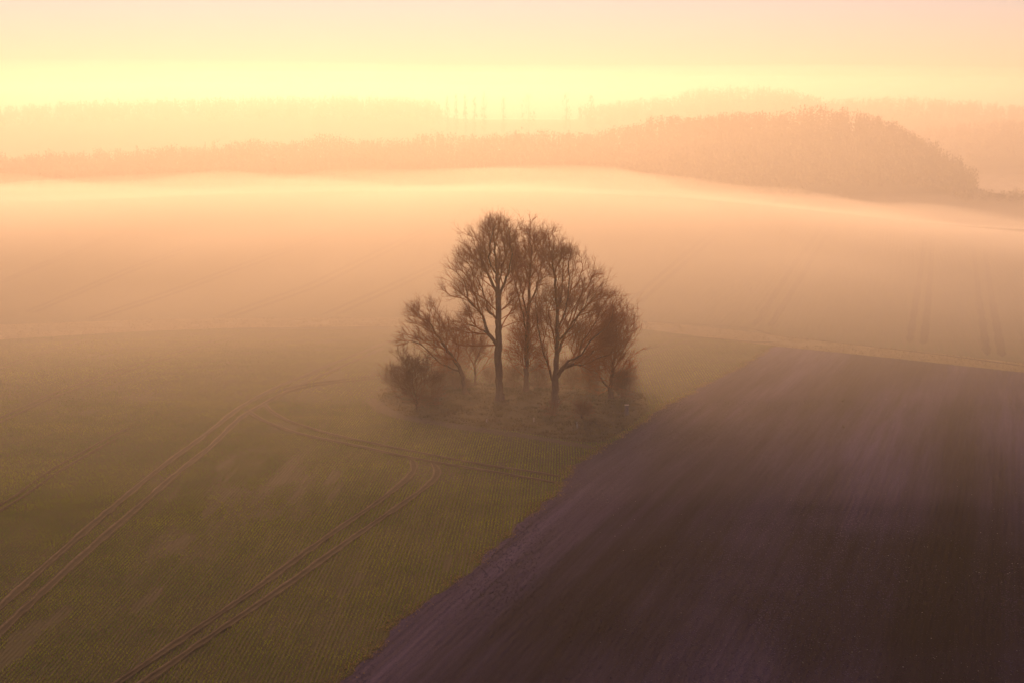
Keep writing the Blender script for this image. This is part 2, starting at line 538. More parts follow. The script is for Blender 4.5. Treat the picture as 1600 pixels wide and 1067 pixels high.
track('tyre_track', 'long pair of wheel ruts running up the left of the wheat', [
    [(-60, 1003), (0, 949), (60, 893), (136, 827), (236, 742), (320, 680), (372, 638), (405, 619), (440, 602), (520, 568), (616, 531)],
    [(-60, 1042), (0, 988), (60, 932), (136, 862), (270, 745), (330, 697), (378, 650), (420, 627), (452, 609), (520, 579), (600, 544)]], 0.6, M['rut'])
track('tyre_track', 'pair of wheel ruts curving to meet the cross track', [
    [(130, 1105), (184, 1067), (288, 996), (400, 920), (520, 832), (590, 785), (628, 756), (648, 736), (650, 725), (640, 716)],
    [(170, 1105), (224, 1067), (344, 984), (440, 920), (560, 834), (644, 777), (674, 755), (687, 739), (684, 729), (672, 721)]], 0.55, M['rut'])
track('tyre_track', 'cross track from the fork below the copse to the soil edge', [
    [(412, 629), (418, 638), (430, 648), (454, 660), (485, 669), (516, 679), (560, 688), (627, 702), (695, 715), (762, 728), (830, 737), (872, 744)],
    [(385, 640), (393, 647), (406, 655), (429, 665), (460, 676), (497, 685), (560, 697), (610, 709), (678, 722), (762, 736), (866, 754)]], 0.55, M['rut'], 0.012)
track('tyre_track', 'faint ruts bending from the fork towards the left of the copse', [
    [(430, 614), (455, 604), (485, 599), (510, 596), (560, 590), (604, 586)],
    [(422, 625), (445, 613), (467, 606), (497, 601), (560, 594), (604, 590)]], 0.38, M['rut'], 0.02)
track('tyre_track', 'straight tramline high on the left of the wheat', [
    [(-60, 684), (0, 653), (80, 616), (160, 586), (240, 560), (304, 542), (380, 519)],
    [(-60, 692), (0, 660), (80, 622), (160, 593), (240, 567), (304, 548), (372, 527)]], 0.30, M['rut'])
track('tyre_track', 'short tramline at the far left below the verge', [
    [(-60, 592), (0, 572), (60, 552), (122, 530)], [(-60, 597), (0, 577), (70, 553), (136, 530)]], 0.28, M['rut'])
track('tyre_track', 'broken tramline left of the long ruts', [
    [(-40, 812), (20, 778), (76, 736), (128, 707), (180, 678), (208, 667)], [(-40, 820), (24, 785), (84, 742), (136, 711), (186, 683)]], 0.26, M['rut'])
track('tyre_track', 'short ruts right of the copse', [
    [(986, 554), (1018, 544), (1052, 532)], [(996, 565), (1036, 548), (1076, 532)]], 0.35, M['rut'])
track('tyre_track', 'headland ruts along the verge above the soil corner', [
    [(1000, 503), (1090, 507), (1172, 513), (1216, 526), (1330, 538), (1480, 556), (1640, 578)],
    [(1032, 526), (1100, 528), (1184, 536), (1208, 535)]], 0.45, M['rut'], 0.05, False)
FARL = [
    ('far tramline left of the tree group, highest on the left', [[(0, 440), (110, 393), (230, 345)], [(0, 444), (114, 397), (236, 348)]]),
    ('far tramline second from the left edge', [[(40, 488), (200, 420), (330, 372), (440, 334)], [(52, 489), (208, 423), (338, 375), (448, 336)]]),
    ('far tramline ending at the verge on the left', [[(132, 500), (256, 458), (420, 398), (600, 334)], [(150, 500), (266, 461), (430, 401), (608, 337)]]),
    ('far tramline running towards the tallest crown', [[(340, 496), (480, 446), (640, 368), (720, 328)], [(362, 496), (494, 449), (650, 371), (728, 331)]]),
    ('far tramline behind the left side of the copse', [[(500, 494), (600, 450), (690, 408)], [(522, 494), (612, 453), (700, 411)]]),
    ('far tramline right behind the copse', [[(985, 470), (1050, 414), (1120, 355)], [(1000, 472), (1062, 418), (1130, 359)]]),
    ('clear far tramline above the soil corner', [[(1178, 510), (1234, 424), (1290, 344)], [(1203, 510), (1255, 428), (1304, 346)]]),
    ('upright far tramline on the right', [[(1421, 536), (1434, 450), (1446, 364)], [(1443, 538), (1452, 452), (1457, 368)]]),
    ('far tramline nearest the right edge', [[(1543, 556), (1530, 470), (1520, 385)], [(1566, 558), (1551, 472), (1537, 388)]])]
for lab, ls in FARL:
    track('tyre_track', lab, ls, 0.95, M['rut_far'], 0.01, False, 1.0)

PATH = resample(ground_line([(583, 622), (590, 636), (612, 648), (650, 656), (705, 665), (760, 673), (820, 681), (872, 690), (930, 701)]), 0.5)
Tn = np.gradient(PATH, axis=0); Tn /= np.linalg.norm(Tn, axis=1)[:, None]
Nn = np.stack([-Tn[:, 1], Tn[:, 0]], 1)
sN = np.arange(len(PATH)) * 0.5
u = np.linspace(-1, 1, 9)
wid = (0.55 + 0.9 * vnoise(sN, sN * 0, 1.6, 3)) * np.clip(np.minimum(sN, sN[::-1]) / 4.0, 0.1, 1)
X = PATH[:, 0][:, None] + Nn[:, 0][:, None] * (u[None, :] * wid[:, None])
Y = PATH[:, 1][:, None] + Nn[:, 1][:, None] * (u[None, :] * wid[:, None])
grid_sheet('path', X, Y, M['path'], 0.045, None, 'trodden brown path curving below the copse')

def rut_clear(P, extra=0.0):
    ok = np.ones(len(P), bool)
    for Q, w in RUTS:
        lo = Q.min(0) - 1; hi = Q.max(0) + 1
        c = np.where(((P > lo) & (P < hi)).all(1) & ok)[0]
        Qs = Q[::1]
        for s in range(0, len(c), 4000):
            ii = c[s:s + 4000]
            d2 = np.full(len(ii), 1e9)
            for blk in range(0, len(Qs), 60):
                qq = Qs[blk:blk + 60]
                near = (np.abs(P[ii] - qq.mean(0)) < 16).all(1)
                if not near.any(): continue
                dd = ((P[ii][near][:, None, :] - qq[None]) ** 2).sum(-1).min(1)
                d2[near] = np.minimum(d2[near], dd)
            ok[ii[d2 < (w * 0.66 + extra) ** 2]] = False
    return ok

# ------------------------------------------------------------------ crop and grass
def tufts(name, P, h, spread, width, nb, col, label, cat, mat=None, seed=1):
    """nb triangular blades for every plan position"""
    r = np.random.default_rng(seed)
    n = len(P)
    z0 = Z(P[:, 0], P[:, 1]) - 0.01
    VV = np.empty((n, nb, 3, 3), np.float32)
    for k in range(nb):
        a = r.uniform(0, 2 * math.pi, n)
        b = a + math.pi / 2 + r.normal(0, 0.4, n)
        hh = h * r.uniform(0.6, 1.25, n)
        le = spread * hh * r.uniform(0.3, 1.2, n)
        w = width * r.uniform(0.7, 1.3, n)
        ox = r.normal(0, 0.025, n); oy = r.normal(0, 0.025, n)
        bx = P[:, 0] + ox; by = P[:, 1] + oy
        VV[:, k, 0] = np.stack([bx - np.cos(b) * w, by - np.sin(b) * w, z0], 1)
        VV[:, k, 1] = np.stack([bx + np.cos(b) * w, by + np.sin(b) * w, z0], 1)
        VV[:, k, 2] = np.stack([bx + np.cos(a) * le, by + np.sin(a) * le, z0 + hh], 1)
    V = VV.reshape(-1, 3)
    Fc = np.arange(len(V)).reshape(-1, 3)
    cc = np.repeat(col, nb * 3, axis=0)
    o = mesh_obj(name, V, Fc, mat or M['leaf'], col=cc)
    tag(o, label, cat, None, 'stuff')
    return o

perp = np.array([-ROWD[1], ROWD[0]])
org = ground(300, 800)
def wheat_points(step_row, step_al, ymin, ymax, seed):
    r = np.random.default_rng(seed)
    vv = np.arange(-140, 140, step_row)
    uu = np.arange(-160, 200, step_al)
    U, Vv = np.meshgrid(uu, vv)
    U = U + r.uniform(-0.5, 0.5, U.shape) * step_al
    Vj = Vv + r.normal(0, 0.022, U.shape)
    P = np.stack([org[0] + U * ROWD[0] + Vj * perp[0], org[1] + U * ROWD[1] + Vj * perp[1]], -1).reshape(-1, 2)
    k = (P[:, 1] > ymin) & (P[:, 1] < ymax) & (P[:, 0] > -0.405 * P[:, 1] - 4) & (P[:, 0] < xe(P[:, 1]) - 0.15)
    P = P[k]
    P = P[P[:, 1] < yb(P[:, 0])]
    P = P[~in_copse(P[:, 0], P[:, 1], 1.03)]
    dpath = np.full(len(P), 9.0)
    near = (np.abs(P - PATH.mean(0)) < 30).all(1)
    if near.any():
        dpath[near] = np.sqrt(((P[near][:, None] - PATH[None, ::3]) ** 2).sum(-1).min(1))
    P = P[(dpath > 1.2) | (r.uniform(0, 1, len(P)) < 0.12 + 0.4 * (dpath > 0.7))]
    P = P[rut_clear(P)]
    # thin and bare patches drawn out along the rows
    al = (P - org) @ ROWD; ac = (P - org) @ perp
    pn = vnoise(al * 0.25, ac, 1.6, 31) * 0.6 + vnoise(al * 0.2, ac, 5.0, 32) * 0.4
    keep = pn < 0.76 + 0.14 * r.uniform(-1, 1, len(P))
    for (bx, by, L, W) in BARE:
        q = P - np.array([bx, by])
        d = np.hypot((q @ ROWD) / L, (q @ perp) / W) + 0.5 * (vnoise(P[:, 0], P[:, 1], 0.7, 77) - 0.5)
        keep &= ~((d < 1) & (r.uniform(0, 1, len(P)) < 0.9))
    return P[keep]
BARE = []
for (px, py, L, W) in [(235, 932, 2.2, 0.5), (215, 948, 1.3, 0.4), (560, 905, 1.8, 0.35), (535, 925, 1.2, 0.35), (35, 1000, 3.5, 1.0), (10, 1025, 2.5, 0.9), (280, 850, 3.0, 0.9),
                       (330, 795, 3.0, 0.5), (520, 745, 3.2, 0.6), (95, 960, 2.0, 0.5), (700, 880, 2.0, 0.3), (420, 985, 1.5, 0.25)]:
    g = ground(px, py); BARE.append((g[0], g[1], L, W))
P1 = wheat_points(0.27, 0.13, 76, 128, 1)
P2 = wheat_points(0.27, 0.20, 128, 172, 2)
P3 = wheat_points(0.40, 0.42, 172, 262, 3)
def wheat_col(P, seed):
    r = np.random.default_rng(seed)
    n = np.clip(1.6 * (vnoise(P[:, 0], P[:, 1], 13, 41)[:, None] * 0.55 + vnoise(P[:, 0], P[:, 1], 2.6, 42)[:, None] * 0.45) - 0.3, 0, 1)
    c = np.array([0.090, 0.160, 0.008]) * (1 - n) + np.array([0.24, 0.29, 0.014]) * n
    c = c * r.uniform(0.65, 1.35, (len(P), 1))
    dry = r.uniform(0, 1, len(P)) < 0.10
    c[dry] = np.array([0.19, 0.145, 0.075])
    return c
PW = np.vstack([P1, P2, P3])
hW = np.r_[np.full(len(P1), 0.13), np.full(len(P2), 0.14), np.full(len(P3), 0.15)] * (0.75 + 0.5 * vnoise(PW[:, 0], PW[:, 1], 3.0, 51))
wW = np.r_[np.full(len(P1), 0.020), np.full(len(P2), 0.026), np.full(len(P3), 0.045)]
tufts('wheat_crop', PW, hW, 0.8, wW, 3, wheat_col(PW, 9), 'short green rows of young wheat covering the left field', 'crop', seed=4)

# rough grass on the copse floor
r = np.random.default_rng(21)
lo, hi = COPr.min(0) - 1.5, COPr.max(0) + 1.5
P = r.uniform(lo, hi, (26000, 2))
P = P[in_copse(P[:, 0], P[:, 1], 1.02)]
P = P[vnoise(P[:, 0], P[:, 1], 1.3, 61) + 0.25 * r.uniform(-1, 1, len(P)) > 0.33]
n = vnoise(P[:, 0], P[:, 1], 2.5, 62)[:, None]
col = (np.array([0.085, 0.080, 0.028]) * (1 - n) + np.array([0.15, 0.105, 0.055]) * n) * r.uniform(0.6, 1.4, (len(P), 1))
tufts('rough_grass', P, 0.12 + 0.35 * vnoise(P[:, 0], P[:, 1], 1.1, 63) ** 2, 0.7, np.full(len(P), 0.03), 5, col,
      'tussocky olive brown grass under the trees of the copse', 'grass', seed=5)
# dry grass along the edge of the soil and on the verge
n = 9000
t = r.uniform(0, 1, n) ** 0.8
yy = 70 + t * (EGR[-8, 1] - 70)
P = np.stack([xe(yy) + r.normal(-0.25, 0.4, n) - 0.8 * (r.uniform(0, 1, n) < 0.25) * r.uniform(0, 1, n), yy], 1)
P = P[vnoise(P[:, 1], P[:, 1] * 0, 1.8, 64) > 0.32]
col = np.array([0.26, 0.185, 0.09]) * r.uniform(0.4, 1.3, (len(P), 1))
tufts('dry_grass', P, np.full(len(P), 0.11) * r.uniform(0.4, 1.5, len(P)), 0.9, np.full(len(P), 0.016), 4, col,
      'straw coloured grass fringe along the edge of the soil', 'grass', seed=6)
n = 30000
xx = r.uniform(-115, 115, n); tt = r.uniform(0, 1, n)
P = np.stack([xx, yb(xx) + tt * (yt(xx) - yb(xx))], 1)
P = P[vnoise(P[:, 0], P[:, 1], 3.0, 65) > 0.3]
col = np.array([0.25, 0.20, 0.10]) * r.uniform(0.6, 1.3, (len(P), 1))
tufts('verge_grass', P, np.full(len(P), 0.2) * r.uniform(0.5, 1.5, len(P)), 0.8, np.full(len(P), 0.05), 3, col,
      'pale dry grass growing on the strip between the fields', 'grass', seed=7)

# ------------------------------------------------------------------ stones and clods on the soil
ico_v = np.array([(0, 0, 1), (0.9, 0, 0.1), (0, 0.9, 0.1), (-0.9, 0, 0.1), (0, -0.9, 0.1), (0, 0, -0.6)])
ico_f = np.array([(0, 1, 2), (0, 2, 3), (0, 3, 4), (0, 4, 1), (5, 2, 1), (5, 3, 2), (5, 4, 3), (5, 1, 4)])
def lumps(name, P, size, mat, label, cat, flat=0.6, seed=3, dz=-0.03):
    r = np.random.default_rng(seed)
    n = len(P)
    a = r.uniform(0, 6.28, n); ca, sa = np.cos(a), np.sin(a)
    V = ico_v[None] * size[:, None, None] * r.uniform(0.6, 1.3, (n, 6, 3))
    V[:, :, 2] *= flat
    x = V[:, :, 0] * ca[:, None] - V[:, :, 1] * sa[:, None]; y = V[:, :, 0] * sa[:, None] + V[:, :, 1] * ca[:, None]
    W = np.stack([x + P[:, 0][:, None], y + P[:, 1][:, None], V[:, :, 2] + (Z(P[:, 0], P[:, 1]) + dz + 0.2 * size)[:, None]], -1)
    Fc = ico_f[None] + (np.arange(n) * 6)[:, None, None]
    o = mesh_obj(name, W.reshape(-1, 3), Fc.reshape(-1, 3), mat)
    o.data.attributes.new('dry', 'FLOAT', 'POINT').data.foreach_set('value', np.full(n * 6, 0.5, np.float32))
    tag(o, label, cat, None, 'stuff')
    return o
n = 90000
yy = np.sqrt(r.uniform(80 ** 2, 175 ** 2, n)); 
P = np.stack([r.uniform(-0.12, 0.40, n) * yy, yy], 1)
P = P[P[:, 0] > xe(P[:, 1]) + 0.1]
lumps('soil_clods', P, r.uniform(0.02, 0.075, len(P)) * (0.6 + 0.8 * vnoise(P[:, 0], P[:, 1], 6, 71)), M['soil'], 'fine crumbled clods of purple brown earth on the ploughed field', 'clods', 0.7, 8)
n = 16000
yy = np.sqrt(r.uniform(80 ** 2, 190 ** 2, n))
P = np.stack([r.uniform(-0.12, 0.40, n) * yy, yy], 1)
dens = vnoise(P[:, 0], P[:, 1], 9, 72) * 0.6 + 0.4 * sstep(0.05, 0.3, P[:, 0] / P[:, 1]) * sstep(150, 95, P[:, 1])
P = P[(P[:, 0] > xe(P[:, 1]) + 0.3) & (dens + 0.2 * r.uniform(-1, 1, len(P)) > 0.55)]
P = P[: 1700]
lumps('field_stones', P, 0.015 + 0.05 * r.uniform(0, 1, len(P)) ** 3, M['stone'], 'pale flint stones scattered over the dark soil at lower right', 'stones', 0.6, 9)

# ------------------------------------------------------------------ trees
def grow(skel, blobs, npts, bf, seed, zmin, up=0.5, ang=0.6):
    """skel: list of (polyline Nx3, attach index or -1); returns positions, parents"""
    r = np.random.default_rng(seed)
    pos, par = [], []
    for L in skel:
        L = np.asarray(L, float)
        d = np.r_[0, np.cumsum(np.linalg.norm(np.diff(L, axis=0), axis=1))]
        n = max(3, int(d[-1] / 0.6) + 1)
        s = np.linspace(0, d[-1], n)
        Q = np.stack([np.interp(s, d, L[:, k]) for k in range(3)], 1)
        for _ in range(2):
            Q[1:-1] = 0.5 * Q[1:-1] + 0.25 * (Q[:-2] + Q[2:])
        Q[1:-1] += r.normal(0, 0.05, (n - 2, 3))
        if pos:
            A = np.array(pos)
            j = int(np.argmin(((A - Q[0]) ** 2).sum(1)))
            prev = j
            start = 1
        else:
            prev = -1; start = 0
        for i in range(start, n):
            pos.append(Q[i]); par.append(prev); prev = len(pos) - 1
    nsk = len(pos)
    # random target points, denser near the surface of the crown
    vol = np.array([b[3] * b[4] * b[5] for b in blobs]) ** 0.8
    cnt = np.maximum(1, (vol / vol.sum() * npts)).astype(int)
    T = []
    for bl, c in zip(blobs, cnt):
        nc = max(4, int(c / 16))
        v = r.normal(0, 1, (nc, 3)); v /= np.linalg.norm(v, axis=1)[:, None]
        v *= (r.uniform(0.05, 1, nc) ** 0.45 * r.uniform(0.85, 1.12, nc))[:, None]
        ctr = np.array(bl[:3]) + v * np.array(bl[3:6])
        pick = r.integers(0, nc, c)
        sig = r.uniform(0.25, 0.75, nc)[pick][:, None]
        T.append(ctr[pick] + r.normal(0, 1, (c, 3)) * sig)
    T = np.vstack(T)
    T = T[T[:, 2] > zmin]
    N = nsk + len(T)
    POS = np.vstack([np.array(pos), T])
    PAR = np.full(N, -1); PAR[:nsk] = par
    PL = np.zeros(N); DIR = np.zeros((N, 3)); DIR[0] = (0, 0, 1)
    for i in range(1, nsk):
        e = POS[i] - POS[PAR[i]]; l = np.linalg.norm(e) + 1e-9
        PL[i] = PL[PAR[i]] + l; DIR[i] = e / l
    DIR[0] = DIR[1]
    def cost(i, idx):
        e = POS[idx] - POS[i]
        l = np.linalg.norm(e, axis=1) + 1e-9
        ca = (e @ DIR[i]) / l
        return l * (1 + ang * (1 - ca)) * (1 + up * np.maximum(0, -e[:, 2] / l)) + bf * PL[i]
    un = np.arange(nsk, N)
    best = np.full(len(un), 1e9); bp = np.zeros(len(un), int)
    for i in range(2, nsk):
        c = cost(i, un); m = c < best
        best[m] = c[m]; bp[m] = i
    alive = np.ones(len(un), bool)
    for _ in range(len(un)):
        k = int(np.argmin(np.where(alive, best, 1e9)))
        i = un[k]; p = bp[k]
        alive[k] = False
        PAR[i] = p
        e = POS[i] - POS[p]; l = np.linalg.norm(e) + 1e-9
        PL[i] = PL[p] + l
        d = 0.7 * e / l + 0.3 * DIR[p]; DIR[i] = d / np.linalg.norm(d)
        c = cost(i, un); m = alive & (c < best)
        best[m] = c[m]; bp[m] = i
    # order so that parents come first
    order = np.argsort(PL, kind='stable')
    inv = np.empty(N, int); inv[order] = np.arange(N)
    POS = POS[order]; PAR = np.where(PAR[order] >= 0, inv[PAR[order]], -1)
    isk = order < nsk
    # smooth the grown part
    for _ in range(2):
        S = np.zeros((N, 3)); cn = np.zeros(N)
        np.add.at(S, PAR[1:], POS[1:]); np.add.at(cn, PAR[1:], 1)
        Q = POS.copy()
        ok = (cn > 0) & ~isk
        Q[ok] = 0.45 * POS[ok] + 0.275 * POS[PAR[ok]] + 0.275 * S[ok] / cn[ok][:, None]
        POS = Q
    return POS, PAR

def frames(T):
    ref = np.where(np.abs(T[:, 2:3]) < 0.9, np.array([[0, 0, 1.0]]), np.array([[1.0, 0, 0]]))
    u = np.cross(T, ref); u /= np.linalg.norm(u, axis=1)[:, None] + 1e-9
    return u, np.cross(T, u)

def tube(P, R, k):
    T = np.gradient(P, axis=0); T /= np.linalg.norm(T, axis=1)[:, None] + 1e-9
    u, v = frames(T)
    for i in range(1, len(u)):           # carry the frame along the branch
        a = u[i - 1] - T[i] * (u[i - 1] @ T[i]); l = np.linalg.norm(a)
        if l > 1e-6: u[i] = a / l; v[i] = np.cross(T[i], u[i])
    th = np.arange(k) * 2 * math.pi / k
    V = P[:, None, :] + R[:, None, None] * (np.cos(th)[None, :, None] * u[:, None, :] + np.sin(th)[None, :, None] * v[:, None, :])
    n = len(P)
    i = np.arange(n - 1)[:, None] * k + np.arange(k)[None, :]
    j = np.arange(n - 1)[:, None] * k + (np.arange(k)[None, :] + 1) % k
    Fq = np.stack([i, j, j + k, i + k], -1).reshape(-1, 4)
    return V.reshape(-1, 3), Fq

def prisms(A, B, ra, rb):
    """three-sided tapering sticks, vectorised"""
    T = B - A; T = T / (np.linalg.norm(T, axis=1)[:, None] + 1e-9)
    u, v = frames(T)
    th = np.arange(3) * 2 * math.pi / 3
    off = np.cos(th)[None, :, None] * u[:, None, :] + np.sin(th)[None, :, None] * v[:, None, :]
    V = np.concatenate([A[:, None] + off * ra[:, None, None], B[:, None] + off * rb[:, None, None]], 1)
    n = len(A)
    f = np.array([(0, 1, 4, 3), (1, 2, 5, 4), (2, 0, 3, 5)])
    Fq = (f[None] + (np.arange(n) * 6)[:, None, None]).reshape(-1, 4)
    return V.reshape(-1, 3), Fq

def make_tree(name, label, cat, base_px, skel_px, blobs_px, npts, r0, seed, group=None, bf=0.35, rtip=0.016, twigs=4, tl=(0.25, 1.5), trad=0.0085,
              bark='bark', twig='twig', zmin_px=8, up=0.5, ang=0.6, limb_r=0.11, lean=(0, 0), depth=0.0, fan=0.45, yscale=1.0, flare=1.7, tw_thr=0.035):
    g = ground(*base_px)
    g = g + np.array([0, depth])
    base = np.array([g[0], g[1], float(Z(g[0], g[1])) - 0.05])
    dep = g[1] * cp + (CAMZ - base[2]) * sp
    mx = dep / F
    mz = mx / math.cos(math.atan2(CAMZ - base[2], g[1]))
    bx = base_px[0]; by = base_px[1]
    if depth:                                  # keep the foot where it lands after moving back
        pass
    def loc(p):
        return np.array([(p[0] - bx) * mx, (p[2] if len(p) > 2 else 0.0), (by - p[1]) * mz])
    skel = [np.array([loc(p) for p in L]) for L in skel_px]
    blobs = []
    for b in blobs_px:
        c = loc((b[0], b[1], b[4] if len(b) > 4 else 0.0))
        blobs.append((c[0], c[1], c[2], b[2] * mx, b[2] * mx * yscale, b[3] * mz))
    POS, PAR = grow(skel, blobs, npts, bf, seed, zmin_px * mz, up, ang)
    r = np.random.default_rng(seed + 100)
    N = len(POS)
    leaves = np.zeros(N); nch = np.bincount(PAR[1:], minlength=N)
    leaves[nch == 0] = 1
    for i in range(N - 1, 0, -1): leaves[PAR[i]] += leaves[i]
    e = math.log(r0 / rtip) / math.log(max(leaves[0], 2))
    R = rtip * np.maximum(leaves, 1) ** e
    R = np.where(POS[:, 2] < 1.4, R * (1 + (flare - 1) * np.clip(1 - POS[:, 2] / 1.4, 0, 1) ** 2 * (R > 0.3 * r0)), R)
    # chains follow the thickest child
    child = [[] for _ in range(N)]
    for i in range(1, N): child[PAR[i]].append(i)
    chains = []
    stack = [(0, -1)]
    while stack:
        s, p = stack.pop()
        ch = [p] if p >= 0 else []
        i = s
        while True:
            ch.append(i)
            if not child[i]: break
            c = max(child[i], key=lambda q: leaves[q])
            for q in child[i]:
                if q != c: stack.append((q, i))
            i = c
        if len(ch) >= 2: chains.append(ch)
    root = empty(name, tuple(base))
    tag(root, label, cat, group)
    cv, cf, off = [], [], 0
    for ci, ch in enumerate(chains):
        P = POS[ch]; rad = R[ch].copy()
        if ci: rad[0] = min(rad[0], rad[1] * 1.15)
        big = ci == 0 or rad[1 if len(rad) > 1 else 0] > limb_r
        k = 10 if ci == 0 else 7 if rad[0] > 0.08 else 5 if rad[0] > 0.04 else 3
        V, Fq = tube(P, rad, k)
        if big:
            mesh_obj('trunk' if ci == 0 else 'limb', V, Fq, M[bark], root, smooth=True)
        else:
            cv.append(V); cf.append(Fq + off); off += len(V)
    # sprays of fine twigs
    thin = np.where((R < tw_thr) & (PAR >= 0))[0]
    idx = np.repeat(thin, twigs)
    n = len(idx)
    D = POS[idx] - POS[PAR[idx]]; D /= np.linalg.norm(D, axis=1)[:, None] + 1e-9
    cen = np.mean([b[:3] for b in blobs], axis=0); cen[2] -= 0.25 * (POS[:, 2].max())
    O = POS[idx] - cen; O /= np.linalg.norm(O, axis=1)[:, None] + 1e-9
    d = D * 0.9 + O * fan + np.array([lean[0], lean[1], 0.15]) + r.normal(0, 0.58, (n, 3))
    d /= np.linalg.norm(d, axis=1)[:, None]
    t = r.uniform(0, 1, (n, 1))
    A = POS[PAR[idx]] * (1 - t) + POS[idx] * t
    Ln = r.uniform(tl[0], tl[1], (n, 1))
    Bm = A + d * Ln * 0.5
    d2 = d + np.array([lean[0] * 0.6, 0, 0.22]) + r.normal(0, 0.5, (n, 3)); d2 /= np.linalg.norm(d2, axis=1)[:, None]
    E = Bm + d2 * Ln * 0.5
    tr = trad * r.uniform(0.7, 1.3, n)
    for a_, b_, q0, q1 in ((A, Bm, tr, tr * 0.8), (Bm, E, tr * 0.8, tr * 0.35)):
        V, Fq = prisms(a_, b_, q0, q1); cv.append(V); cf.append(Fq + off); off += len(V)
    # side twiglets
    for rep in range(2):
        t = r.uniform(0.1, 0.9, (n, 1))
        S = Bm * (1 - t) + E * t if rep else A * (1 - t) + Bm * t
        d3 = d * 0.8 + r.normal(0, 0.5, (n, 3)) + np.array([lean[0], 0, 0.15]); d3 /= np.linalg.norm(d3, axis=1)[:, None]
        V, Fq = prisms(S, S + d3 * Ln * r.uniform(0.25, 0.55, (n, 1)), tr * 0.7, tr * 0.3); cv.append(V); cf.append(Fq + off); off += len(V)
    mesh_obj('crown', np.vstack(cv), np.vstack(cf), M[twig], root)
    return root

GT = 'tall beeches of the copse'
make_tree('beech_tree', 'tallest bare beech with straight clear trunk left of centre in the copse', 'tree', (781, 625),
    [[(781, 625, 0), (779, 560, 0.1), (779, 500, 0), (778, 455, 0.2), (776, 420, 0.2), (772, 385, 0.3), (772, 360, 0.2)],
     [(779, 470, 0), (790, 440, -0.6), (800, 405, -1.2), (803, 375, -1.4)],
     [(778, 462, 0), (762, 430, 0.8), (745, 395, 1.8), (735, 370, 2.2)],
     [(779, 490, 0), (760, 468, -0.8), (735, 452, -1.8), (708, 440, -2.4), (692, 432, -2.6)],
     [(779, 505, 0), (760, 480, 1.0), (738, 470, 2.2), (718, 462, 2.8)],
     [(780, 545, 0), (765, 522, -0.6), (742, 505, -1.6), (720, 498, -2.2), (700, 500, -2.6)],
     [(778, 455, 0), (785, 425, 1.4), (792, 395, 2.4)],
     [(778, 450, 0), (765, 420, -1.6), (757, 385, -2.6)],
     [(779, 520, 0), (792, 497, 0.8), (803, 485, 1.6)]],
    [(770, 395, 46, 48), (742, 418, 40, 38), (792, 405, 32, 46), (800, 470, 22, 36), (722, 447, 32, 20), (745, 480, 38, 24), (725, 515, 36, 20), (775, 368, 28, 22)],
    3000, 0.47, 11, GT, fan=0.5)
make_tree('beech_tree', 'slender forked beech standing between the two thickest trunks', 'tree', (822, 617),
    [[(822, 617, 0), (823, 560, 0), (825, 505, 0.1), (826, 480, 0.2), (828, 440, 0.4), (830, 400, 0.3), (828, 372, 0.3)],
     [(825, 500, 0), (815, 465, 0.7), (808, 430, 1.0), (806, 395, 1.2)],
     [(825, 490, 0), (838, 455, -0.8), (845, 420, -1.4), (846, 390, -1.4)],
     [(824, 520, 0), (812, 495, -1.2), (800, 470, -2.2)],
     [(824, 530, 0), (838, 510, 1.0), (850, 490, 2.0)],
     [(823, 555, 0), (810, 535, 0.8), (797, 520, 1.5)]],
    [(826, 400, 30, 46), (812, 430, 26, 45), (842, 425, 26, 45), (822, 500, 34, 42), (812, 545, 26, 34), (836, 560, 24, 34)],
    2500, 0.34, 12, GT, depth=2.5)
make_tree('beech_tree', 'broad beech forking low with long limbs sweeping right down the slope of crowns', 'tree', (865, 631),
    [[(865, 631, 0), (867, 600, 0), (868, 572, 0), (870, 535, -0.1), (870, 500, 0), (868, 460, 0.2), (864, 420, 0.3), (858, 385, 0.4), (855, 365, 0.4)],
     [(866, 600, 0), (857, 572, 0.3), (847, 545, 0.5), (840, 512, 0.6), (836, 480, 0.5), (838, 445, 0.4)],
     [(869, 560, 0), (882, 525, 0.6), (900, 498, 1.0), (922, 475, 1.5), (945, 462, 1.8)],
     [(870, 520, 0), (884, 480, -0.8), (893, 440, -1.2), (893, 405, -1.4)],
     [(868, 585, 0), (890, 560, -0.8), (915, 545, -1.8), (945, 538, -2.4)],
     [(867, 592, 0), (885, 572, 1.0), (910, 560, 2.2), (935, 565, 2.8)],
     [(870, 500, 0), (878, 455, 1.2), (880, 410, 1.8), (876, 385, 1.9)],
     [(869, 545, 0), (860, 505, -1.0), (852, 465, -1.8), (850, 430, -2.0)],
     [(870, 535, 0), (900, 500, -1.6), (930, 485, -2.4), (960, 480, -2.6)]],
    [(860, 395, 28, 40), (885, 428, 32, 42), (912, 462, 34, 42), (940, 492, 34, 36), (905, 515, 40, 40), (950, 525, 36, 34), (868, 480, 34, 50), (850, 530, 24, 40), (925, 555, 34, 26)],
    4000, 0.44, 13, GT, fan=0.45)
make_tree('beech_tree', 'lower dense tree leaning at the right end of the copse', 'tree', (955, 624),
    [[(955, 624, 0), (956, 595, 0), (960, 565, 0.2), (963, 530, 0.3), (960, 495, 0.3), (955, 470, 0.2)],
     [(957, 585, 0), (970, 560, 0.7), (983, 535, 1.0), (990, 515, 1.2)],
     [(957, 590, 0), (942, 565, -0.6), (930, 540, -1.2), (922, 515, -1.6)],
     [(960, 560, 0), (975, 530, -1.0), (983, 500, -1.6)],
     [(956, 600, 0), (975, 588, -0.8), (990, 585, -1.4)]],
    [(955, 500, 30, 34), (968, 530, 27, 44), (945, 550, 32, 44), (970, 575, 22, 36), (925, 560, 30, 36), (940, 595, 34, 22), (982, 495, 12, 14)],
    1700, 0.30, 14, GT, depth=1.0, rtip=0.013)
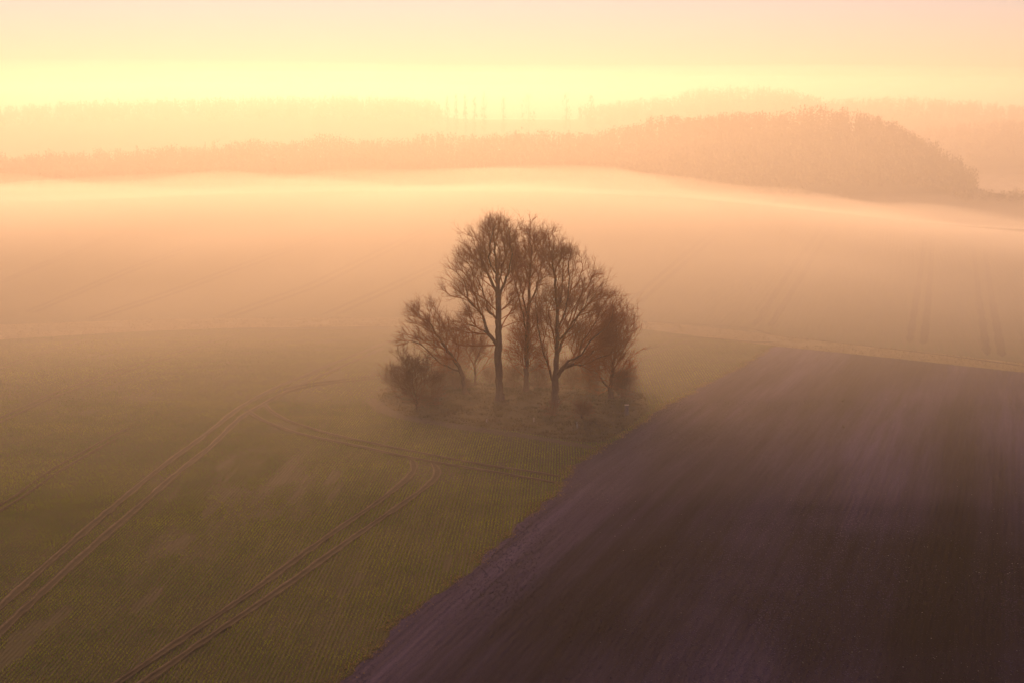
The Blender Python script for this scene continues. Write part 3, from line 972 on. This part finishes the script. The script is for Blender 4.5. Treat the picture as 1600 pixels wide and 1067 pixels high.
GS = 'smaller trees of the copse'
make_tree('leaning_tree', 'crooked bare tree leaning left away from the tallest beech', 'tree', (728, 616),
    [[(728, 616, 0), (724, 590, 0), (714, 566, 0.1), (698, 545, 0.2), (684, 525, 0.2), (670, 503, 0.2), (658, 485, 0.2), (650, 472, 0.2)],
     [(714, 566, 0), (718, 540, 0.6), (712, 515, 1.0), (706, 500, 1.1)],
     [(690, 534, 0), (672, 530, -0.7), (655, 530, -1.2), (640, 528, -1.5)],
     [(675, 511, 0), (682, 490, 0.5), (690, 472, 0.8)],
     [(698, 545, 0), (700, 520, -0.8), (692, 498, -1.2)]],
    [(660, 492, 28, 24), (678, 510, 30, 24), (650, 525, 24, 22), (700, 525, 28, 28), (690, 555, 32, 24)],
    1000, 0.27, 15, GS, lean=(-0.25, 0), rtip=0.013)
make_tree('small_tree', 'slim upright tree between the leaning tree and the tallest beech', 'tree', (742, 606),
    [[(742, 606, 0), (741, 575, 0), (743, 545, 0.1), (740, 520, 0.1)], [(741, 570, 0), (750, 550, 0.3), (757, 530, 0.5)], [(741, 575, 0), (730, 555, -0.4), (724, 535, -0.6)]],
    [(741, 540, 22, 32), (752, 560, 16, 25), (728, 560, 18, 25)], 500, 0.15, 16, GS, depth=3.0)
make_tree('small_tree', 'thin tree behind the leaning trunk in the shade', 'tree', (706, 607),
    [[(706, 607, 0), (705, 585, 0), (708, 560, 0.1), (707, 545, 0.1)], [(705, 585, 0), (697, 567, 0.3), (692, 550, 0.4)]],
    [(706, 560, 20, 26), (695, 575, 18, 22)], 420, 0.12, 17, GS, depth=3.5)
make_tree('small_tree', 'bushy young tree with upright stems near the left end', 'tree', (652, 640),
    [[(652, 640, 0), (651, 612, 0), (650, 585, 0), (650, 555, 0), (648, 538, 0)], [(652, 630, 0), (662, 605, 0.4), (668, 575, 0.6), (668, 552, 0.7)], [(652, 632, 0), (642, 608, -0.4), (636, 580, -0.6), (634, 560, -0.6)]],
    [(650, 570, 30, 34), (640, 595, 26, 32), (664, 600, 28, 36), (650, 620, 26, 16)], 1000, 0.12, 18, GS, rtip=0.011, bark='thorn_bark', twig='thorn_twig', tl=(0.4, 1.0))
GB = 'bare shrubs of the copse'
def shrub(label, base, w, h, n, seed, depth=0.0):
    x, y = base
    r = random.Random(seed)
    sk = [[(x, y, 0), (x + r.uniform(-2, 2), y - h * 0.35, 0), (x + r.uniform(-4, 4), y - h * 0.8, 0)]]
    for k in range(4):
        a = r.uniform(0, 6.28)
        sk.append([(x, y, 0), (x + math.cos(a) * w * 0.25, y - h * 0.35, math.sin(a) * w * 0.02), (x + math.cos(a) * w * 0.6, y - h * r.uniform(0.55, 0.85), math.sin(a) * w * 0.045)])
    return make_tree('bare_shrub', label, 'shrub', base, sk, [(x, y - h * 0.55, w, h * 0.45), (x - w * 0.3, y - h * 0.4, w * 0.6, h * 0.35), (x + w * 0.35, y - h * 0.45, w * 0.6, h * 0.38)],
                     n, 0.05, seed, GB, rtip=0.009, twigs=4, tl=(0.2, 1.1), trad=0.008, bark='thorn_bark', twig='thorn_twig', zmin_px=3, flare=1.2, depth=depth, limb_r=0.06, tw_thr=0.05)
shrub('small bare shrub standing alone at the left tip of the copse', (615, 614), 13, 50, 350, 31)
shrub('low red brown shrub right of the left tip shrub', (630, 612), 13, 32, 260, 32)
shrub('spreading bare shrub below the leaning tree', (678, 622), 20, 40, 420, 33)
shrub('brown thicket between the tallest beech and the slender beech', (803, 608), 16, 40, 420, 34, 2.0)
shrub('brown thicket between the slender beech and the broad beech', (843, 610), 17, 44, 450, 35, 2.0)
shrub('dense thicket right of the broad beech trunk', (893, 612), 18, 48, 480, 36, 1.5)
shrub('dense reddish thicket midway along the right half of the copse', (922, 614), 18, 50, 500, 37, 1.0)
shrub('shrub tucked against the foot of the right end tree', (972, 622), 13, 50, 380, 38)
shrub('low round bush in the grass in front of the right thickets', (910, 655), 11, 26, 260, 39)
shrub('tiny reddish sapling bush in front of the broad beech', (862, 652), 6, 20, 120, 40)
shrub('thicket behind the foot of the leaning tree', (693, 606), 16, 40, 420, 41, 3.0)
shrub('low scrub in shadow between leaning tree and slim tree', (716, 612), 14, 26, 300, 42, 2.0)
shrub('faint low scrub behind the tallest beech', (764, 604), 14, 24, 260, 43, 4.0)
shrub('thin shrub leaning out at the right of the copse', (985, 612), 10, 40, 220, 44, 2.0)

# ------------------------------------------------------------------ small things in the copse
def stake_guard(label, px, py, h, rad, tilt):
    g = ground(px, py)
    root = empty('tree_guard', (g[0], g[1], float(Z(*g))))
    tag(root, label, 'tree guard', 'plastic tree guards in the grass')
    root.rotation_euler = (0, tilt, 0.3)
    k = 12
    th = np.arange(k) * 2 * math.pi / k
    V, Fq = [], []
    for (rr_, zz) in ((rad, 0), (rad * 0.97, h * 0.5), (rad, h), (rad * 1.08, h + 0.01), (rad * 0.85, h), (rad * 0.85, 0.02)):
        V.append(np.stack([np.cos(th) * rr_, np.sin(th) * rr_, np.full(k, zz)], 1))
    V = np.vstack(V)
    for q in range(5):
        i = q * k + np.arange(k); j = q * k + (np.arange(k) + 1) % k
        Fq.append(np.stack([i, j, j + k, i + k], 1))
    mesh_obj('tube', V, np.vstack(Fq), M['guard'], root, smooth=True)
    s = 0.018
    bx = np.array([(x, y, z) for z in (0, h * 1.15) for x, y in ((-s, -s), (s, -s), (s, s), (-s, s))]) + np.array([rad + 0.03, 0, 0])
    mesh_obj('stake', bx, np.array([(0, 1, 5, 4), (1, 2, 6, 5), (2, 3, 7, 6), (3, 0, 4, 7), (4, 5, 6, 7)]), M['post'], root)
stake_guard('bright tilted tree guard at the foot of the broad beech', 871, 632, 0.6, 0.09, 0.25)
stake_guard('pale tree guard in the grass below the low round bush', 902, 669, 0.75, 0.07, -0.1)
stake_guard('dull tree guard in the grass left of the sapling bush', 834, 659, 0.5, 0.07, 0.0)
stake_guard('dull tree guard in the grass below the tallest beech', 760, 661, 0.5, 0.08, 0.05)
g = ground(979, 649)
root = tag(empty('wooden_post', (g[0], g[1], float(Z(*g)))), 'short stout wooden post with pale top by the soil edge', 'post')
s, h = 0.24, 1.25
bx = np.array([(x * t_, y * t_, z) for z, t_ in ((-0.1, s * 1.04), (h * 0.5, s), (h, s * 0.97)) for x, y in ((-1, -0.8), (1, -0.8), (1, 0.8), (-1, 0.8))])
fs = [(0, 1, 5, 4), (1, 2, 6, 5), (2, 3, 7, 6), (3, 0, 4, 7), (4, 5, 9, 8), (5, 6, 10, 9), (6, 7, 11, 10), (7, 4, 8, 11), (8, 9, 10, 11)]
mesh_obj('shaft', bx, np.array(fs), M['post'], root)
c = np.array([(x * s * 1.08, y * s * 1.08, z) for z in (h + 0.003, h + 0.06) for x, y in ((-1, -0.8), (1, -0.8), (1, 0.8), (-1, 0.8))])
mesh_obj('cap', c, np.array([(0, 1, 5, 4), (1, 2, 6, 5), (2, 3, 7, 6), (3, 0, 4, 7), (4, 5, 6, 7), (3, 2, 1, 0)]), M['cap'], root)

# two small dark birds on the bare soil
def bird(label, px, py, yaw):
    g = ground(px, py)
    root = empty('bird', (g[0], g[1], float(Z(*g)) - 0.03))
    root.rotation_euler = (0, 0, yaw)
    tag(root, label, 'bird', 'dark birds on the soil')
    # body, neck and head as one swept surface: tail at -x, beak at +x
    P = np.array([(-0.30, 0, 0.17), (-0.20, 0, 0.18), (-0.10, 0, 0.19), (0.0, 0, 0.20), (0.09, 0, 0.23), (0.14, 0, 0.29), (0.17, 0, 0.34), (0.21, 0, 0.355), (0.245, 0, 0.35), (0.29, 0, 0.335)])
    Rr = np.array([0.025, 0.045, 0.085, 0.105, 0.09, 0.062, 0.05, 0.045, 0.022, 0.004])
    V, Fq = tube(P, Rr, 10)
    mesh_obj('body', V, Fq, M['bird'], root, smooth=True)
    for s in (-1, 1):
        W = np.array([(0.06, s * 0.085, 0.24), (-0.02, s * 0.118, 0.20), (-0.20, s * 0.055, 0.175), (-0.30, s * 0.02, 0.17), (-0.12, s * 0.07, 0.26),
                      (0.05, s * 0.07, 0.235), (-0.02, s * 0.10, 0.195), (-0.20, s * 0.04, 0.17), (-0.29, s * 0.012, 0.166), (-0.12, s * 0.055, 0.255)])
        mesh_obj('wing', W, np.array([(0, 1, 4, 4), (1, 2, 4, 4), (2, 3, 4, 4), (5, 9, 6, 6), (6, 9, 7, 7), (7, 9, 8, 8)])[:, :3], M['bird'], root, smooth=True)
        V, Fq = tube(np.array([(0.0, s * 0.04, 0.13), (-0.01, s * 0.045, 0.07), (0.0, s * 0.045, 0.0), (0.05, s * 0.05, 0.0)]), np.array([0.02, 0.009, 0.009, 0.006]), 5)
        mesh_obj('leg', V, Fq, M['bird'], root)
bird('small dark bird on the bare soil, the farther of two', 1317, 628, 0.4)
bird('small dark bird on the bare soil, the nearer of two', 1318, 669, 1.9)

# ------------------------------------------------------------------ far woods
def wood(name, label, P, H, Wd, kind, cols, per, size, seed, cat='woodland'):
    """many small faces spread through each crown: kind 0 round bare crown, 1 conifer"""
    r = np.random.default_rng(seed)
    n = len(P)
    z0 = Z(P[:, 0], P[:, 1])
    t = r.uniform(0, 1, (n, per)) ** 0.8
    a = r.uniform(0, 6.283, (n, per)); q = np.sqrt(r.uniform(0, 1, (n, per)))
    prof = np.where(kind[:, None] == 1, (1 - t) * 0.95 + 0.04, np.sqrt(np.clip(1 - ((t - 0.55) / 0.5) ** 2, 0.02, 1)))
    rad = Wd[:, None] * prof * q
    c = np.stack([P[:, 0][:, None] + np.cos(a) * rad, P[:, 1][:, None] + np.sin(a) * rad, z0[:, None] + t * H[:, None]], -1)
    sz = size * (0.5 + 0.8 * r.uniform(0, 1, (n, per))) * (1.0 - 0.55 * t)
    tri = r.normal(0, 1, (n, per, 3, 3)); tri /= np.linalg.norm(tri, axis=-1, keepdims=True)
    tri[..., 2] *= 1.5
    V = c[:, :, None, :] + tri * sz[:, :, None, None]
    V[..., 2] = np.maximum(V[..., 2], z0[:, None, None] - 0.3)
    col = np.repeat(cols, per * 3, axis=0)
    o = mesh_obj(name, V.reshape(-1, 3), np.arange(n * per * 3).reshape(-1, 3), M['far_leaf'], col=col)
    tag(o, label, cat, None, 'stuff')
    return o
r = np.random.default_rng(77)
def colr(n, base, var=0.3): return np.array(base) * r.uniform(1 - var, 1 + var, (n, 1))
n = 5200
P = np.stack([r.uniform(-580, 410, n), r.uniform(1130, 1320, n)], 1)
px = 800 + F * P[:, 0] / P[:, 1]
P = P[(px < 1520) & (P[:, 1] > 1130 + 40 * vnoise(P[:, 0], P[:, 0] * 0, 40, 81))]
n = len(P)
H = r.uniform(13, 19, n) * (0.6 + 0.65 * vnoise(P[:, 0], P[:, 1], 34, 82))
kd = (r.uniform(0, 1, n) < 0.25).astype(int)
wood('woodland', 'nearer misty wood covering the slope behind the far field', P, H, np.where(kd == 1, 2.6, 4.8) * r.uniform(0.8, 1.2, n), kd, colr(n, (0.026, 0.018, 0.012)), 60, 1.6, 1)
n = 2400
P = np.stack([r.uniform(-930, 930, n), r.uniform(1960, 2150, n)], 1)
px = 800 + F * P[:, 0] / P[:, 1]
P = P[~((px > 690) & (px < 905))]; n = len(P)
H = r.uniform(13, 22, n)
kd = (r.uniform(0, 1, n) < 0.3).astype(int)
wood('woodland', 'faint distant wood on the skyline ridge', P, H, np.where(kd == 1, 3.5, 7.0) * r.uniform(0.8, 1.2, n), kd, colr(n, (0.03, 0.022, 0.015)), 40, 2.5, 2)
n = 800
P = np.stack([r.uniform(410, 880, n), r.uniform(1590, 1790, n)], 1)
H = r.uniform(10, 16, n)
kd = (r.uniform(0, 1, n) < 0.3).astype(int)
wood('woodland', 'hazy wooded hill at the right edge behind the nearer wood', P, H, np.where(kd == 1, 3.0, 5.5), kd, colr(n, (0.03, 0.022, 0.016)), 40, 2.0, 3)
n = 140
P = np.stack([r.uniform(345, 480, n), r.uniform(1070, 1120, n)], 1)
wood('hedge', 'dark hedge at the right edge below the wooded hill', P, r.uniform(4, 9, n), r.uniform(2.2, 4, n), np.zeros(n, int), colr(n, (0.055, 0.045, 0.03)), 50, 1.1, 4, 'hedge')
n = 220
P = np.stack([r.uniform(140, 260, n), r.uniform(1095, 1125, n)], 1)
wood('pale_scrub', 'pale blossom scrub along the foot of the nearer wood', P, r.uniform(2, 5.0, n), r.uniform(2, 4.0, n), np.zeros(n, int), colr(n, (0.34, 0.30, 0.26)), 40, 1.0, 5, 'scrub')
n = 220
P = np.stack([r.uniform(400, 570, n), r.uniform(1330, 1470, n)], 1)
wood('pale_scrub', 'pale scrub scattered on the slope at the right edge', P, r.uniform(2, 5.0, n), r.uniform(2, 4.5, n), np.zeros(n, int), colr(n, (0.33, 0.29, 0.26)), 40, 1.1, 6, 'scrub')

# tall trees that stand out one by one on the far skyline
def tall_tree(label, px, top, width, seed):
    dist = 1900.0
    x = (px - 800) / F * dist
    z0 = float(Z(x, dist))
    h = CAMZ - (top - 165) / F * dist - z0
    root = empty('poplar_tree', (x, dist, z0 - 0.1))
    tag(root, label, 'tree', 'tall trees on the far skyline')
    rr = np.random.default_rng(seed)
    V, Fq = tube(np.array([(0, 0, 0), (0.1, 0, h * 0.4), (0, 0, h * 0.92)]), np.array([0.7, 0.5, 0.12]), 8)
    mesh_obj('trunk', V, Fq, M['bark'], root, smooth=True)
    per = 150
    t = rr.uniform(0.12, 1, per)
    prof = np.sqrt(np.clip(1 - ((t - 0.5) / 0.52) ** 2, 0.02, 1))
    a = rr.uniform(0, 6.283, per); q = np.sqrt(rr.uniform(0, 1, per)) * width * 1.5 * prof
    c = np.stack([np.cos(a) * q, np.sin(a) * q, t * h], 1)
    tri = rr.normal(0, 1, (per, 3, 3)); tri /= np.linalg.norm(tri, axis=-1, keepdims=True); tri[..., 2] *= 2.0
    W = c[:, None] + tri * (1.5 * (1.15 - 0.5 * t))[:, None, None]
    mesh_obj('crown', W.reshape(-1, 3), np.arange(per * 3).reshape(-1, 3), M['far_leaf'], root, col=np.tile(np.array([[0.055, 0.043, 0.03]]), (per * 3, 1)))
for i, (px, top, w, lab) in enumerate([
    (700, 152, 2.2, 'first of the row of faint far poplars, counted from the left'),
    (714, 149, 2.2, 'second of the row of faint far poplars, counted from the left'),
    (728, 150, 2.2, 'third of the row of faint far poplars, counted from the left'),
    (742, 150, 2.4, 'fourth of the row of faint far poplars, counted from the left'),
    (757, 146, 3.6, 'conical far tree ending the row of poplars above the tallest beech'),
    (787, 152, 2.8, 'lone slim far tree right of the conical one'),
    (826, 149, 8.0, 'broad faint far tree above the broad beech'),
    (884, 146, 5.0, 'tall faint far tree between the broad one and the next slim one'),
    (922, 150, 4.0, 'slim faint far tree just left of the distant wood')]):
    tall_tree(lab, px, top, w, 200 + i)

# ------------------------------------------------------------------ the misty air
hm, nt, out = new_mat('morning_haze')
pv = node(nt, 'ShaderNodeVolumePrincipled')
pv.inputs['Color'].default_value = (*HAZE_COLOR, 1)
pv.inputs['Density'].default_value = HAZE_DENSITY
pv.inputs['Anisotropy'].default_value = HAZE_G
nt.links.new(pv.outputs[0], out.inputs['Volume'])
hm.cycles.volume_sampling = 'DISTANCE'
bx = np.array([(x, y, z) for z in (-47.0, 77.0) for x, y in ((-6600, -2600), (6600, -2600), (6600, 7600), (-6600, 7600))])
haze = mesh_obj('haze', bx, np.array([(3, 2, 1, 0), (4, 5, 6, 7), (0, 1, 5, 4), (1, 2, 6, 5), (2, 3, 7, 6), (3, 0, 4, 7)]), hm)
tag(haze, 'warm morning mist lying over the fields and woods', 'haze', None, 'stuff')

# banks of mist: closed bodies of even density lying on the land beyond the copse
def mist_body(name, label, density, topf, y0, y1, xmax, floor):
    m, nt, out = new_mat(name + '_air')
    p = node(nt, 'ShaderNodeVolumePrincipled')
    p.inputs['Color'].default_value = (*HAZE_COLOR, 1)
    p.inputs['Density'].default_value = density
    p.inputs['Anisotropy'].default_value = HAZE_G
    nt.links.new(p.outputs[0], out.inputs['Volume'])
    m.cycles.volume_sampling = 'DISTANCE'
    xx = np.r_[np.linspace(-xmax, -500, 16), np.linspace(-470, 470, 116), np.linspace(500, xmax, 16)]
    yy = np.r_[np.linspace(y0, 400, 40), np.linspace(415, 1200, 50), np.linspace(1230, y1, 40)]
    A, B = np.meshgrid(xx, yy)
    gz = Z(A, B)
    top = topf(A, B, gz)
    fade = np.minimum(np.minimum(sstep(y0, y0 + 25, B), sstep(y1, y1 - 200, B)), sstep(xmax, xmax - 250, np.abs(A)))
    bot = np.maximum(floor, np.minimum(gz, top) - 2.5)
    top = bot + 0.05 + (np.maximum(top, bot) - bot) * fade
    n, k = A.shape
    V = np.vstack([np.stack([A, B, top], -1).reshape(-1, 3), np.stack([A, B, bot], -1).reshape(-1, 3)])
    idx = np.arange(n * k).reshape(n, k); N = n * k
    qt = np.stack([idx[:-1, :-1], idx[:-1, 1:], idx[1:, 1:], idx[1:, :-1]], -1).reshape(-1, 4)
    ring = np.r_[idx[0, :], idx[1:, -1], idx[-1, -2::-1], idx[-2:0:-1, 0]]
    rn = np.roll(ring, -1)
    o = mesh_obj(name, V, np.vstack([qt, qt[:, ::-1] + N, np.stack([ring, ring + N, rn + N, rn], 1)]), m)
    tag(o, label, 'mist', None, 'stuff')
    return p
def low_top(x, y, gz):
    level = -33.0 + 4.0 * (vnoise(x, y, 170, 91) - 0.5)
    thin = 25.0 * np.clip((y - 100) / 190.0, 0, 1) ** 1.8 * (0.68 + 0.4 * vnoise(x, y, 70, 93) + 0.24 * vnoise(x, y, 26, 95)) * (1 - 0.90 * sstep(330, 570, y)) * (1 - 0.55 * sstep(10, 180, x))
    return np.maximum(level, np.minimum(gz + thin, 27.0))
def far_top(x, y, gz):
    return gz + 4 + (63 - gz) * sstep(240, 1150, y) + 12 * (vnoise(x, y, 260, 94) - 0.5) * sstep(600, 1200, y)
pm = mist_body('mist_bank', 'low bright mist lying on the far field and in the valley beyond the copse', 0.0085, low_top, 100, 3000, 2200, -46.0)
pf = mist_body('mist_bank', 'deep thin mist standing before the distant woods', 0.00085, far_top, 240, 3000, 2600, -46.2)
